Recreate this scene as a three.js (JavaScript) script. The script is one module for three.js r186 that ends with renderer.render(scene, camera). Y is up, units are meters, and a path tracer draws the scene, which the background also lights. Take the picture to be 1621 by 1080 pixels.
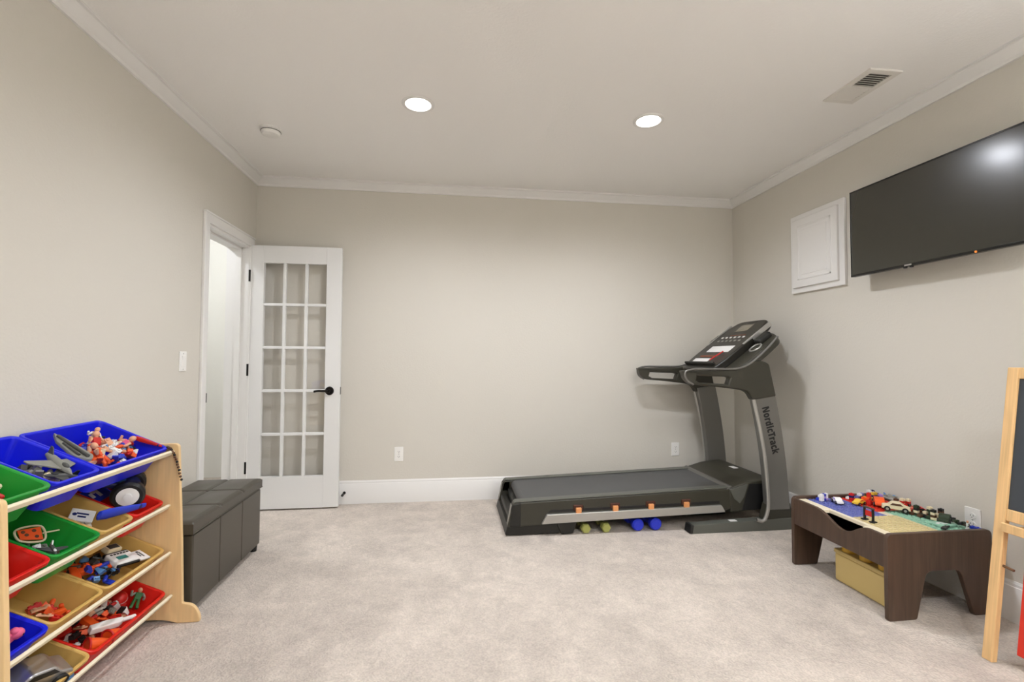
import * as THREE from 'three';
import { RoundedBoxGeometry } from 'three/addons/geometries/RoundedBoxGeometry.js';
import { mergeGeometries, toCreasedNormals } from 'three/addons/utils/BufferGeometryUtils.js';
import { FontLoader } from 'three/addons/loaders/FontLoader.js';
import { TextGeometry } from 'three/addons/geometries/TextGeometry.js';

// ------------------------------------------------------------------ camera, exposure, lights
const scene = new THREE.Scene();
scene.background = new THREE.Color(0x000000);
const camera = new THREE.PerspectiveCamera(71.46, 1621 / 1080, 0.05, 60);
camera.position.set(1.5465, 1.182, 3.9877);
camera.rotation.order = 'YXZ';
camera.rotation.set(0.03412, -0.129, 0.00491);
const renderer = new THREE.WebGLRenderer({ antialias: true });
renderer.toneMapping = THREE.LinearToneMapping;
renderer.toneMappingExposure = 1.1;
renderer.shadowMap.enabled = true;

const LAMP = 6.6, LAMP_RADIUS = 3.6;             // ceiling downlights (candela, shadow softness)
const HALL = 2.2, UNSEEN_UPLIGHT = 23;                                 // out-of-view hallway lamp; unseen uplight behind the camera, lighting the ceiling
const LAMP_COLOR = 0xf2f6ff, LAMP_ANGLE = 1.45, LAMP_BLEND = .6;
const RW = 4.083, RD = 5.24, RH = 2.61;         // room width, depth, height
const LAMPS = [[1.353, 1.308], [2.716, 1.308], [1.353, 3.93], [2.716, 3.93]];  // second pair is out of view, placed to light the near half of the room

// ------------------------------------------------------------------ helpers
let seed = 12345;
const rnd = () => { seed = (seed * 1664525 + 1013904223) >>> 0; return seed / 4294967296; };
const rr = (a, b) => a + (b - a) * rnd();
const V = (x, y, z) => new THREE.Vector3(x, y, z);
const taken = {};
function numbered(n) { const k = taken[n] = (taken[n] ?? -1) + 1; return k ? `${n}_${String(k).padStart(3, '0')}` : n; }
function plain(g) {
  g = g.index ? g.toNonIndexed() : g;
  for (const k of Object.keys(g.attributes)) if (!['position', 'normal', 'uv'].includes(k)) g.deleteAttribute(k);
  if (!g.attributes.uv) g.setAttribute('uv', new THREE.BufferAttribute(new Float32Array(g.attributes.position.count * 2), 2));
  g.morphAttributes = {};
  return g;
}
const join = (...gs) => { gs = gs.flat(); return gs.length === 1 ? plain(gs[0]) : mergeGeometries(gs.map(plain)); };
function uvBox(g) {                              // uv in metres by the face's main direction
  g = plain(g); g.computeVertexNormals();
  const p = g.attributes.position, n = g.attributes.normal, u = g.attributes.uv;
  for (let i = 0; i < p.count; i++) {
    const ax = Math.abs(n.getX(i)), ay = Math.abs(n.getY(i)), az = Math.abs(n.getZ(i));
    if (ax >= ay && ax >= az) u.setXY(i, p.getZ(i), p.getY(i));
    else if (ay >= az) u.setXY(i, p.getX(i), p.getZ(i));
    else u.setXY(i, p.getX(i), p.getY(i));
  }
  return g;
}
const B = (x0, x1, y0, y1, z0, z1, r = 0) => {
  const w = x1 - x0, h = y1 - y0, d = z1 - z0;
  const g = r ? new RoundedBoxGeometry(w, h, d, 2, Math.min(r, w / 2.01, h / 2.01, d / 2.01)) : new THREE.BoxGeometry(w, h, d);
  return g.translate((x0 + x1) / 2, (y0 + y1) / 2, (z0 + z1) / 2);
};
const cb = (w, h, d, x = 0, y = 0, z = 0, r = 0) => B(x - w / 2, x + w / 2, y - h / 2, y + h / 2, z - d / 2, z + d / 2, r);
const cyl = (r0, r1, h, seg = 20) => new THREE.CylinderGeometry(r0, r1, h, seg);
function rod(a, b, r, seg = 10, r2 = r) {
  const d = b.clone().sub(a), g = cyl(r2, r, d.length(), seg);
  g.applyQuaternion(new THREE.Quaternion().setFromUnitVectors(V(0, 1, 0), d.clone().normalize()));
  return g.translate((a.x + b.x) / 2, (a.y + b.y) / 2, (a.z + b.z) / 2);
}
const tube = (pts, r, n = 24, seg = 8, closed = false) => new THREE.TubeGeometry(new THREE.CatmullRomCurve3(pts, closed, 'centripetal'), n, r, seg, closed);
function poly(pts, r = 0) {                      // polygon with rounded corners
  const s = new THREE.Shape(), n = pts.length;
  pts.forEach((p, i) => {
    const rad = p[2] ?? r;
    if (!rad) { i ? s.lineTo(p[0], p[1]) : s.moveTo(p[0], p[1]); return; }
    const a = pts[(i + n - 1) % n], b = pts[(i + 1) % n];
    const la = Math.hypot(a[0] - p[0], a[1] - p[1]), lb = Math.hypot(b[0] - p[0], b[1] - p[1]);
    const ra = Math.min(rad, la * .49), rb = Math.min(rad, lb * .49);
    const x0 = p[0] + (a[0] - p[0]) / la * ra, y0 = p[1] + (a[1] - p[1]) / la * ra;
    i ? s.lineTo(x0, y0) : s.moveTo(x0, y0);
    s.quadraticCurveTo(p[0], p[1], p[0] + (b[0] - p[0]) / lb * rb, p[1] + (b[1] - p[1]) / lb * rb);
  });
  s.closePath();
  return s;
}
function ex(shape, z0, z1, bev = 0.004, seg = 6) { // extrude an xy shape from z0 to z1
  const g = new THREE.ExtrudeGeometry(shape, { depth: z1 - z0 - 2 * bev, bevelEnabled: bev > 0, bevelSize: bev, bevelThickness: bev, bevelOffset: -bev, bevelSegments: 2, curveSegments: seg });
  return g.translate(0, 0, z0 + bev);
}
const crease = (g, a = .6) => toCreasedNormals(plain(g), a);

const M = {};
function mat(name, color, rough = .6, extra = {}) {
  const C = extra.phys ? THREE.MeshPhysicalMaterial : THREE.MeshStandardMaterial; delete extra.phys;
  return M[name] = new C({ color, roughness: rough, ...extra });
}
function mesh(name, geo, m, parent) {
  const o = new THREE.Mesh(Array.isArray(geo) ? join(geo) : geo, m);
  o.name = parent && parent !== scene ? name : numbered(name);
  o.castShadow = o.receiveShadow = true;
  (parent ?? scene).add(o);
  return o;
}
function thing(name, label, category, pos = [0, 0, 0], group) {
  const o = new THREE.Group(); o.name = numbered(name); o.position.set(...pos); scene.add(o);
  o.userData = { label, category }; if (group) o.userData.group = group;
  return o;
}
// part whose geometry is written in room coordinates, moved into its thing's frame
function wp(t, name, geo, m, parent, label) {
  const g = Array.isArray(geo) ? join(geo) : plain(geo); g.translate(-t.position.x, -t.position.y, -t.position.z);
  const o = mesh(name, g, m, parent ?? t); if (label) o.userData.label = label; return o;
}
function lp(t, name, geo, m, label) { const o = mesh(name, geo, m, t); if (label) o.userData.label = label; return o; }
function struct(name, geo, m) { const o = mesh(name, geo, m, scene); o.name = name; o.userData.kind = 'structure'; return o; }

// ------------------------------------------------------------------ computed textures
function noiseGrid(n, s) { let q = s; const a = new Float32Array(n * n); for (let i = 0; i < a.length; i++) { q = (q * 1664525 + 1013904223) >>> 0; a[i] = q / 4294967296; } return a; }
function vnoise(grid, n, x, y, m = n) {             // m: period in y
  const xi = Math.floor(x), yi = Math.floor(y), fx = x - xi, fy = y - yi, sx = fx * fx * (3 - 2 * fx), sy = fy * fy * (3 - 2 * fy);
  const g = (i, j) => grid[(((j % m) + m) % m) * n + ((i % n) + n) % n];
  const a = g(xi, yi) + (g(xi + 1, yi) - g(xi, yi)) * sx, b = g(xi, yi + 1) + (g(xi + 1, yi + 1) - g(xi, yi + 1)) * sx;
  return a + (b - a) * sy;
}
function tex(size, fn, repeat, srgb = true) {
  const d = new Uint8Array(size * size * 4);
  for (let y = 0; y < size; y++) for (let x = 0; x < size; x++) {
    const c = fn(x / size, y / size), i = (y * size + x) * 4;
    if (typeof c === 'number') d[i] = d[i + 1] = d[i + 2] = Math.max(0, Math.min(255, c * 255));
    else for (let k = 0; k < 3; k++) d[i + k] = Math.max(0, Math.min(255, c[k] * 255));
    d[i + 3] = 255;
  }
  const t = new THREE.DataTexture(d, size, size); t.wrapS = t.wrapT = THREE.RepeatWrapping; t.magFilter = THREE.LinearFilter;
  t.minFilter = THREE.LinearMipmapLinearFilter; t.generateMipmaps = true;
  if (srgb) t.colorSpace = THREE.SRGBColorSpace; t.repeat.set(repeat, repeat); t.needsUpdate = true; return t;
}
const G1 = noiseGrid(8, 7), G2 = noiseGrid(32, 21), G3 = noiseGrid(128, 99), G4 = noiseGrid(512, 5);
// carpet: brushed pile, patches of lighter and darker lay plus fine yarn speckle (tile 2.4 m)
const carpetMap = tex(1024, (u, v) => {
  const a = vnoise(G1, 8, u * 8 + vnoise(G2, 32, u * 32, v * 32) * .5, v * 8), b = vnoise(G2, 32, u * 32, v * 32), c = vnoise(G3, 128, u * 128, v * 128), d = vnoise(G4, 512, u * 512, v * 512);
  const k = .90 + .075 * (a - .5) + .075 * (b - .5) + .05 * (c - .5) + .10 * (d - .5);
  return [k, k * .985, k * .97];
}, 1 / 2.4);
const carpetBump = tex(1024, (u, v) => .5 * vnoise(G4, 512, u * 512, v * 512) + .3 * vnoise(G3, 128, u * 128, v * 128) + .2 * vnoise(G2, 32, u * 32, v * 32), 1 / 2.4, false);
const wallBump = tex(512, (u, v) => vnoise(G3, 128, u * 128, v * 128) * .6 + vnoise(G4, 512, u * 512, v * 512) * .4, 1, false);
const grain = (base, amp, seedv) => tex(512, (u, v) => {
  const w = vnoise(G1, 8, u * 8 + seedv, v * 4, 4) * .8, r = vnoise(G2, 32, u * 32 + seedv, v * 2, 2), s = vnoise(G3, 128, u * 128, v * 4, 4), t = .5 + .5 * Math.sin((u * 9 + w * 1.6 + r * .5) * 6.283);
  const k = 1 + amp * ((t - .5) * .8 + (s - .5) * .9 + (r - .5) * .6);
  return base.map(c => c * k);
}, 2.2);
const mapleMap = grain([.905, .770, .565], .035, 1), pineMap = grain([.90, .74, .52], .07, 3), espressoMap = grain([.31, .235, .185], .13, 5);

// ------------------------------------------------------------------ materials
mat('wall', 0xd8d3c8, .9, { bumpMap: wallBump, bumpScale: .0006 });
mat('ceiling', 0xf7f5f1, .95, { bumpMap: wallBump, bumpScale: .0006 });
mat('trim', 0xebe9e5, .38);
mat('carpet', 0xdcd3c9, 1, { map: carpetMap, bumpMap: carpetBump, bumpScale: .006 });
mat('hallWall', 0xeeece4, .9);
mat('doorPaint', 0xe8e7e4, .35);
mat('pane', 0xffffff, .04, { phys: 1, transmission: 1, thickness: 0, ior: 1.5 });
mat('bronze', 0x1e1b19, .35, { metalness: .6 });
mat('plate', 0xf3f1ec, .35);
mat('slot', 0x3c3934, .6);
mat('lampGlow', 0xffffff, .5, { emissive: 0xfffaf2, emissiveIntensity: 5 });
mat('ventDark', 0x55524a, .8);
mat('ventWhite', 0xe6e2da, .6);
mat('tvScreen', 0x33322a, .24, { phys: 1, clearcoat: .5, clearcoatRoughness: .16 });
mat('tvBezel', 0x121210, .22);
mat('silver', 0xb9b8b6, .3, { metalness: .8 });
mat('ledOrange', 0xe08a3c, .4, { emissive: 0xff8a30, emissiveIntensity: .6 });
mat('steel', 0x5b5a56, .45, { metalness: .7 });
mat('maple', 0xffffff, .5, { map: mapleMap });
mat('pine', 0xffffff, .55, { map: pineMap });
mat('espresso', 0xffffff, .42, { map: espressoMap });
mat('cream', 0xeee2c6, .45);
mat('leather', 0x474238, .36);
mat('blackPlastic', 0x1a1a18, .5);
mat('tmBody', 0x37352b, .42);
mat('tmDark', 0x1d1c17, .5);
mat('tmSilver', 0x7b7974, .38, { metalness: .55 });
mat('tmBright', 0xb6b4ae, .32, { metalness: .6 });
mat('tmBelt', 0x555554, .62);
mat('tmFoot', 0x5c5d55, .4);
mat('tmPanel', 0x23211b, .3);
mat('lcd', 0x8a8272, .2);
mat('white', 0xeeece8, .5);
mat('orangeRubber', 0xd9763a, .6);
mat('rust', 0x8e5238, .6); mat('peach', 0xe0995f, .55); mat('rustDark', 0x4a2412, .6);
mat('olive', 0xa6a85c, .55);
mat('dumbBlue', 0x2436d0, .4);
mat('binBlue', 0x1420dc, .36);
mat('binGreen', 0x1f9634, .36);
mat('binRed', 0xe02218, .36);
mat('binTan', 0xd6ae62, .42);
mat('tanBox', 0xd8be7c, .45);
mat('tanStud', 0xcfa22c, .45);
mat('red', 0xc9231c, .42); mat('orange', 0xee5a1c, .45); mat('pink', 0xe8668c, .42); mat('lilac', 0xb79be0, .45);
mat('blue', 0x2038b8, .4); mat('navy', 0x15205c, .4); mat('sky', 0x5b8ec4, .4); mat('grey', 0x8a8a80, .5); mat('darkGrey', 0x4c4c48, .5);
mat('black', 0x151515, .45); mat('skin', 0xe0a884, .55); mat('creamToy', 0xe6d8b4, .5); mat('teal', 0x2f7f78, .45); mat('green', 0x2e6a34, .5);
mat('mint', 0x9cc9b0, .5); mat('sand', 0xd8c796, .5); mat('periwinkle', 0x6a72b4, .45); mat('yellow', 0xe6bb34, .45); mat('brown', 0x5a3a24, .55); mat('darkGreen', 0x26361f, .55);
mat('chalkboard', 0x3f4449, .85); mat('redPanel', 0xd8321f, .5); mat('mapleDark', 0x6b4a2c, .6);

// ------------------------------------------------------------------ the room
const T = .14;
const uvm = g => uvBox(g);
struct('floor', uvm(B(-1.5, RW + T, -.12, 0, -1.2, RD + T)), M.carpet);
struct('ceiling', uvm(B(-1.5, RW + T, RH, RH + .12, -1.2, RD + T)), M.ceiling);
struct('wall_back', uvm(B(-T, RW + T, 0, RH, -T, 0)), M.wall);
struct('wall_right', uvm(B(RW, RW + T, 0, RH, 0, RD)), M.wall);
struct('wall_front', uvm(B(-T, RW + T, 0, RH, RD, RD + T)), M.wall);
const DZ0 = .125, DZ1 = .757, DH = 2.03;           // door opening in the left wall
struct('wall_left', uvm(join(B(-T, 0, 0, RH, DZ1, RD), B(-T, 0, 0, RH, 0, DZ0), B(-T, 0, DH, RH, DZ0, DZ1))), M.wall);
// hallway behind the doorway
struct('wall_hall_side', uvm(B(-1.4, -1.3, 0, RH, -1.1, 2.2)), M.hallWall);
struct('wall_hall_far', uvm(B(-1.3, -T, 0, RH, -1.1, -1.0)), M.hallWall);
struct('wall_hall_near', uvm(B(-1.3, -T, 0, RH, 2.1, 2.2)), M.hallWall);
struct('wall_hall_return', uvm(B(-T - .0, -T + .1, 0, RH, -1.0, -T)), M.hallWall);
// crown moulding
const crownProfile = poly([[0, 0], [0, -.066], [.012, -.066], [.016, -.052], [.030, -.040], [.046, -.020], [.052, -.014], [.062, -.012], [.062, 0]]);
function crown(n, len, place) { const g = ex(crownProfile, 0, len, 0); place(g); struct('trim_' + n, crease(g, .4), M.trim); }
crown(1, RD, g => g.translate(0, RH, 0));
crown(2, RW, g => g.rotateY(-Math.PI / 2).translate(RW, RH, 0));
crown(3, RD, g => g.rotateY(Math.PI).translate(RW, RH, RD));
crown(4, RW, g => g.rotateY(Math.PI / 2).translate(0, RH, RD));
// baseboards
const baseProfile = poly([[0, 0], [.016, 0], [.016, .150], [.013, .158], [.010, .160], [.010, .172], [.005, .182], [0, .182]]);
function base(name, len, place) { const g = ex(baseProfile, 0, len, 0); place(g); struct(name, crease(g, .4), M.trim); }
base('baseboard_left', RD - .815, g => g.translate(0, 0, .815));
base('baseboard_back', RW, g => g.rotateY(-Math.PI / 2).translate(RW, 0, 0));
base('baseboard_right', RD, g => g.rotateY(Math.PI).translate(RW, 0, RD));
base('baseboard_front', RW, g => g.rotateY(Math.PI / 2).translate(0, 0, RD));
// door casing and jamb
struct('trim_5', join(B(0, .018, 0, DH + .005, DZ1, DZ1 + .058, .004), B(0, .018, 0, DH + .005, DZ0 - .058, DZ0, .004), B(0, .018, DH, DH + .068, DZ0 - .058, DZ1 + .058, .004),
  B(0, .024, DH + .06, DH + .072, DZ0 - .062, DZ1 + .062, .003)), M.trim);
const jamb = struct('trim_6', join(B(-T - .02, .004, 0, DH, DZ1 - .002, DZ1 + .02), B(-T - .02, .004, 0, DH, DZ0 - .02, DZ0 + .002), B(-T - .02, .004, DH - .016, DH + .004, DZ0, DZ1),
  B(-.09, -.05, 0, DH - .016, DZ0, DZ0 + .014), B(-.09, -.05, 0, DH - .016, DZ1 - .014, DZ1), B(-.09, -.05, DH - .03, DH - .014, DZ0, DZ1)), M.trim);
mesh('strike_plate', B(.003, .0195, .885, .945, DZ1 - .004, DZ1 + .002), M.bronze, jamb);

// ------------------------------------------------------------------ french door leaf, opened against the back wall
{
  const d = new THREE.Group(); d.name = 'door_1'; d.position.set(.012, 0, .1); d.userData = { kind: 'structure' }; scene.add(d);
  const x0 = .012, x1 = .690, y0 = .012, y1 = 2.04, z0 = .083, z1 = .118, gx0 = .110, gx1 = .575, gy0 = .255, gy1 = 1.905;
  wp(d, 'stile', B(x0, gx0, y0, y1, z0, z1, .003), M.doorPaint); wp(d, 'stile', B(gx1, x1, y0, y1, z0, z1, .003), M.doorPaint);
  wp(d, 'rail', B(gx0, gx1, gy1, y1, z0, z1), M.doorPaint); wp(d, 'rail', B(gx0, gx1, y0, gy0, z0, z1), M.doorPaint);
  const mw = .022, cw = (gx1 - gx0 - 2 * mw) / 3, rh = (gy1 - gy0 - 4 * mw) / 5;
  for (let i = 1; i < 3; i++) { const x = gx0 + i * cw + (i - 1) * mw; wp(d, 'muntin', B(x, x + mw, gy0, gy1, z0 + .004, z1 - .002, .004), M.doorPaint); }
  for (let j = 1; j < 5; j++) { const y = gy0 + j * rh + (j - 1) * mw; wp(d, 'muntin', B(gx0, gx1, y, y + mw, z0 + .004, z1 - .003, .004), M.doorPaint); }
  for (let i = 0; i < 3; i++) for (let j = 0; j < 5; j++) {
    const x = gx0 + i * (cw + mw), y = gy0 + j * (rh + mw);
    wp(d, 'pane', B(x - .003, x + cw + .003, y - .003, y + rh + .003, .0985, .1025), M.pane);
  }
  for (const y of [1.80, 1.075, .33]) wp(d, 'hinge', rod(V(.008, y - .045, .124), V(.008, y + .045, .124), .008), M.bronze);
  const h = wp(d, 'handle', join(cyl(.031, .034, .012, 28).rotateX(Math.PI / 2).translate(.612, .912, .123), cyl(.011, .011, .04, 14).rotateX(Math.PI / 2).translate(.612, .912, .14)), M.bronze);
  wp(d, 'lever', tube([V(.612, .912, .158), V(.585, .913, .160), V(.54, .914, .160), V(.505, .909, .157)], .0085, 20, 8), M.bronze, h);
  wp(d, 'latch_plate', B(x1 - .0005, x1 + .0015, .883, .941, .089, .112), M.bronze);
}
{
  const s = thing('door_stop', 'small black spring door stop on the white baseboard beside the open door', 'door stop', [.715, .09, .016]);
  const pts = []; for (let i = 0; i <= 60; i++) { const a = i / 60 * Math.PI * 2 * 8; pts.push(V(.006 * Math.cos(a), .006 * Math.sin(a), .004 + i / 60 * .055)); }
  lp(s, 'spring', tube(pts, .0016, 160, 5), M.bronze); lp(s, 'tip', cyl(.010, .010, .014, 14).rotateX(Math.PI / 2).translate(0, 0, .065), M.black);
  lp(s, 'base', cyl(.011, .012, .005, 14).rotateX(Math.PI / 2).translate(0, 0, .0025), M.bronze);
}

// ------------------------------------------------------------------ ceiling fittings
const lampLabels = ['round lit recessed downlight in the ceiling, the one nearer the door', 'round lit recessed downlight in the ceiling, the one nearer the television',
  'unseen recessed downlight out of view above the camera on the toy rack side, lighting the near room', 'unseen recessed downlight out of view above the camera on the easel side, lighting the near room'];
LAMPS.forEach(([x, z], i) => {
  const t = thing('downlight', lampLabels[i], 'ceiling light', [x, RH, z], 'recessed ceiling downlights');
  const ring = new THREE.LatheGeometry([[.070, -.001], [.072, -.006], [.080, -.007], [.090, -.004], [.092, 0]].map(a => new THREE.Vector2(...a)), 40);
  lp(t, 'trim_ring', ring, M.trim); lp(t, 'diffuser', cyl(.073, .073, .004, 40).translate(0, -.003, 0), M.lampGlow);
  const s = new THREE.SpotLight(LAMP_COLOR, LAMP, 0, LAMP_ANGLE, LAMP_BLEND, 2); s.position.set(x, RH - .02, z); s.target.position.set(x, 0, z);
  s.castShadow = true; s.shadow.radius = LAMP_RADIUS; s.shadow.mapSize.set(2048, 2048); s.shadow.bias = -.0005; s.name = 'downlight_beam_' + i; scene.add(s, s.target);
});
{
  const t = thing('unseen_hall_light', 'unseen round ceiling light out of view in the hallway, lighting the space beyond the door', 'ceiling light', [-.72, RH, .45]);  // lamp out of view, placed to brighten the hall behind the doorway
  lp(t, 'base', cyl(.15, .15, .02, 32).translate(0, -.01, 0), M.trim); lp(t, 'shade', new THREE.SphereGeometry(.13, 28, 12, 0, Math.PI * 2, Math.PI / 2, Math.PI / 2).scale(1, .5, 1).translate(0, -.02, 0), M.lampGlow);
  const l = new THREE.PointLight(0xf0f5ff, HALL, 0, 2); l.position.set(-.72, RH - .14, .45); l.castShadow = true; l.shadow.radius = 3; l.name = 'unseen_hall_bulb'; scene.add(l);
}
{
  const t = thing('smoke_detector', 'round white smoke detector on the ceiling near the door corner', 'smoke detector', [.412, RH, .875]);
  lp(t, 'base', cyl(.066, .066, .010, 36).translate(0, -.005, 0), M.plate);
  lp(t, 'cover', crease(new THREE.LatheGeometry([[0, -.040], [.030, -.040], [.048, -.036], [.056, -.026], [.058, -.012], [.058, -.010]].map(a => new THREE.Vector2(...a)), 36), .5), M.plate);
  lp(t, 'sensor_slot', new THREE.TorusGeometry(.0575, .0022, 6, 36).rotateX(Math.PI / 2).translate(0, -.017, 0), M.ventDark);
}
{
  const t = thing('air_vent', 'white rectangular louvred air vent in the ceiling above the television', 'air vent', [3.665, RH, 1.805]);
  const X0 = 3.575, X1 = 3.755, Z0 = 1.655, Z1 = 1.955, y = RH;
  wp(t, 'frame', [B(X0, X0 + .03, y - .008, y, Z0, Z1), B(X1 - .03, X1, y - .008, y, Z0, Z1), B(X0 + .03, X1 - .03, y - .008, y, Z0, Z0 + .03), B(X0 + .03, X1 - .03, y - .008, y, Z1 - .03, Z1), B(X0 + .03, X1 - .03, y - .008, y, 1.799, 1.811)], M.ventWhite);
  wp(t, 'duct_back', B(X0 + .03, X1 - .03, y - .0015, y - .0005, Z0 + .03, Z1 - .03), M.ventDark);
  for (let i = 0; i < 7; i++) { const z = 1.692 + i * .0165; wp(t, 'slat', cb(X1 - X0 - .06, .0012, .0125).rotateX(-.38).translate(3.665, y - .0052, z), M.ventWhite); }
  for (let i = 0; i < 7; i++) { const z = 1.820 + i * .0165; wp(t, 'slat', cb(X1 - X0 - .06, .0012, .0060).rotateX(.9).translate(3.665, y - .0046, z), M.ventWhite); }
}

// ------------------------------------------------------------------ unseen uplighter behind the camera, placed to light the ceiling
{
  const X = 3.62, Z = 4.72, t = thing('unseen_uplight', 'unseen tall uplighter out of view behind the camera, placed to light the ceiling', 'floor lamp', [X, 0, Z]);
  lp(t, 'base', crease(new THREE.LatheGeometry([[0, .028], [.03, .028], [.12, .018], [.135, .008], [.135, 0], [0, 0]].map(a => new THREE.Vector2(...a)), 36), .5), M.bronze);
  lp(t, 'pole', rod(V(0, .02, 0), V(0, 1.60, 0), .013, 16), M.bronze);
  lp(t, 'bowl', crease(new THREE.LatheGeometry([[0, 1.60], [.05, 1.605], [.12, 1.64], [.165, 1.70], [.160, 1.70], [.115, 1.648], [.045, 1.615], [0, 1.612]].map(a => new THREE.Vector2(...a)), 40), .5), M.bronze);
  lp(t, 'bulb', cyl(.05, .05, .01, 24).translate(0, 1.665, 0), M.lampGlow);
  const s = new THREE.SpotLight(LAMP_COLOR, UNSEEN_UPLIGHT, 0, 1.35, .4, 2); s.position.set(X, 1.70, Z); s.target.position.set(X, 3, Z);
  s.castShadow = true; s.shadow.radius = 3; s.name = 'unseen_uplight_beam'; scene.add(s, s.target);
}

// ------------------------------------------------------------------ wall plates
function outlet(label, at, turn, w = .072) {
  const t = thing('wall_outlet', label, 'outlet', at, 'white wall outlets'); t.rotation.y = turn;
  lp(t, 'cover_plate', cb(w, .116, .006, 0, 0, .003, .003), M.plate);
  for (const s of [-1, 1]) {
    const r = lp(t, 'receptacle', cyl(.017, .017, .004, 20).rotateX(Math.PI / 2).scale(1, .85, 1).translate(0, s * .02, .0065), M.plate);
    mesh('slots', join(cb(.002, .008, .001, -.006, s * .02 + .002, .0088), cb(.002, .007, .001, .006, s * .02 + .002, .0088), cyl(.0022, .0022, .001, 8).rotateX(Math.PI / 2).translate(0, s * .02 - .007, .0088)), M.slot, r);
  }
  lp(t, 'screw', cyl(.003, .003, .002, 10).rotateX(Math.PI / 2).translate(0, 0, .0065), M.silver);
  return t;
}
outlet('white outlet on the back wall between the door and the treadmill', [1.137, .387, 0], 0);
outlet('white outlet on the back wall behind the treadmill deck', [3.519, .38, 0], 0);
outlet('white outlet on the right wall behind the play table', [RW, .40, 1.957], -Math.PI / 2);
{
  const t = thing('light_switch', 'white light switch plate on the left wall beside the doorway', 'light switch', [0, 1.148, 1.003]); t.rotation.y = Math.PI / 2;
  lp(t, 'cover_plate', cb(.072, .116, .006, 0, 0, .003, .003), M.plate);
  lp(t, 'rocker', cb(.033, .066, .006, 0, 0, .006, .002).rotateX(.04), M.plate);
  for (const y of [-.045, .045]) lp(t, 'screw', cyl(.003, .003, .002, 10).rotateX(Math.PI / 2).translate(0, y, .0065), M.silver);
}

// ------------------------------------------------------------------ access panel and television on the right wall
{
  const t = thing('access_panel', 'white wall access panel with raised door left of the television', 'wall panel', [RW, 1.66, 1.01]);
  const z0 = .765, z1 = 1.250, y0 = 1.660, y1 = 2.232, c = .050;
  wp(t, 'frame', [B(RW - .020, RW, y0, y1, z0, z0 + c, .004), B(RW - .020, RW, y0, y1, z1 - c, z1, .004), B(RW - .020, RW, y0, y0 + c, z0 + c - .004, z1 - c + .004, .004), B(RW - .020, RW, y1 - c, y1, z0 + c - .004, z1 - c + .004, .004)], M.trim);
  const d = wp(t, 'panel_door', B(RW - .036, RW - .002, y0 + .038, y1 - .038, z0 + .034, z1 - .042, .004), M.trim);
  const a0 = z0 + .085, a1 = z1 - .093, b0 = y0 + .09, b1 = y1 - .09, X = RW - .0385;
  wp(t, 'moulding', [B(X, X + .006, b0, b1, a0, a0 + .014, .003), B(X, X + .006, b0, b1, a1 - .014, a1, .003), B(X, X + .006, b0, b0 + .014, a0, a1, .003), B(X, X + .006, b1 - .014, b1, a0, a1, .003)], M.trim, d);
  wp(t, 'raised_field', B(X + .0005, X + .004, b0 + .035, b1 - .035, a0 + .035, a1 - .035, .0015), M.trim, d);
}
{
  const X = 3.960, z0 = 1.405, z1 = 2.312, y0 = 1.677, y1 = 2.198;
  const t = thing('television', 'black flat-screen television mounted on the right wall', 'television', [RW, 1.68, 1.86]);
  wp(t, 'case', [B(X + .003, X + .032, y0, y1, z0, z1, .006), B(X + .028, X + .062, y0 + .06, y1 - .09, z0 + .12, z1 - .12, .012)], M.tvBezel);
  wp(t, 'bezel', [B(X, X + .008, y0, y0 + .014, z0, z1, .002), B(X, X + .008, y1 - .009, y1, z0, z1, .002), B(X, X + .008, y0, y1, z0, z0 + .009, .002), B(X, X + .008, y0, y1, z1 - .009, z1, .002)], M.tvBezel);
  wp(t, 'screen', B(X + .0018, X + .006, y0 + .012, y1 - .008, z0 + .008, z1 - .008), M.tvScreen);
  wp(t, 'badge', B(X - .001, X + .001, y0 + .003, y0 + .011, 1.748, 1.788), M.silver);
  for (const z of [1.738, 1.773]) wp(t, 'sensor', B(X + .004, X + .016, y0 - .007, y0 + .001, z, z + .013), M.black);
  wp(t, 'standby_light', new THREE.SphereGeometry(.0055, 10, 8).translate(X, y0 + .005, 2.098), M.ledOrange);
  const m = wp(t, 'wall_bracket', [B(RW - .012, RW, 1.80, 2.02, 1.68, 2.03, .003), B(X + .06, X + .075, 1.80, 2.06, 1.72, 1.76), B(X + .06, X + .075, 1.80, 2.06, 1.95, 1.99)], M.steel);
  wp(t, 'bracket_arm', [B(X + .072, RW - .008, 1.86, 1.90, 1.74, 1.97), B(X + .072, RW - .008, 1.96, 1.99, 1.74, 1.97)], M.steel, m);
}

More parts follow.
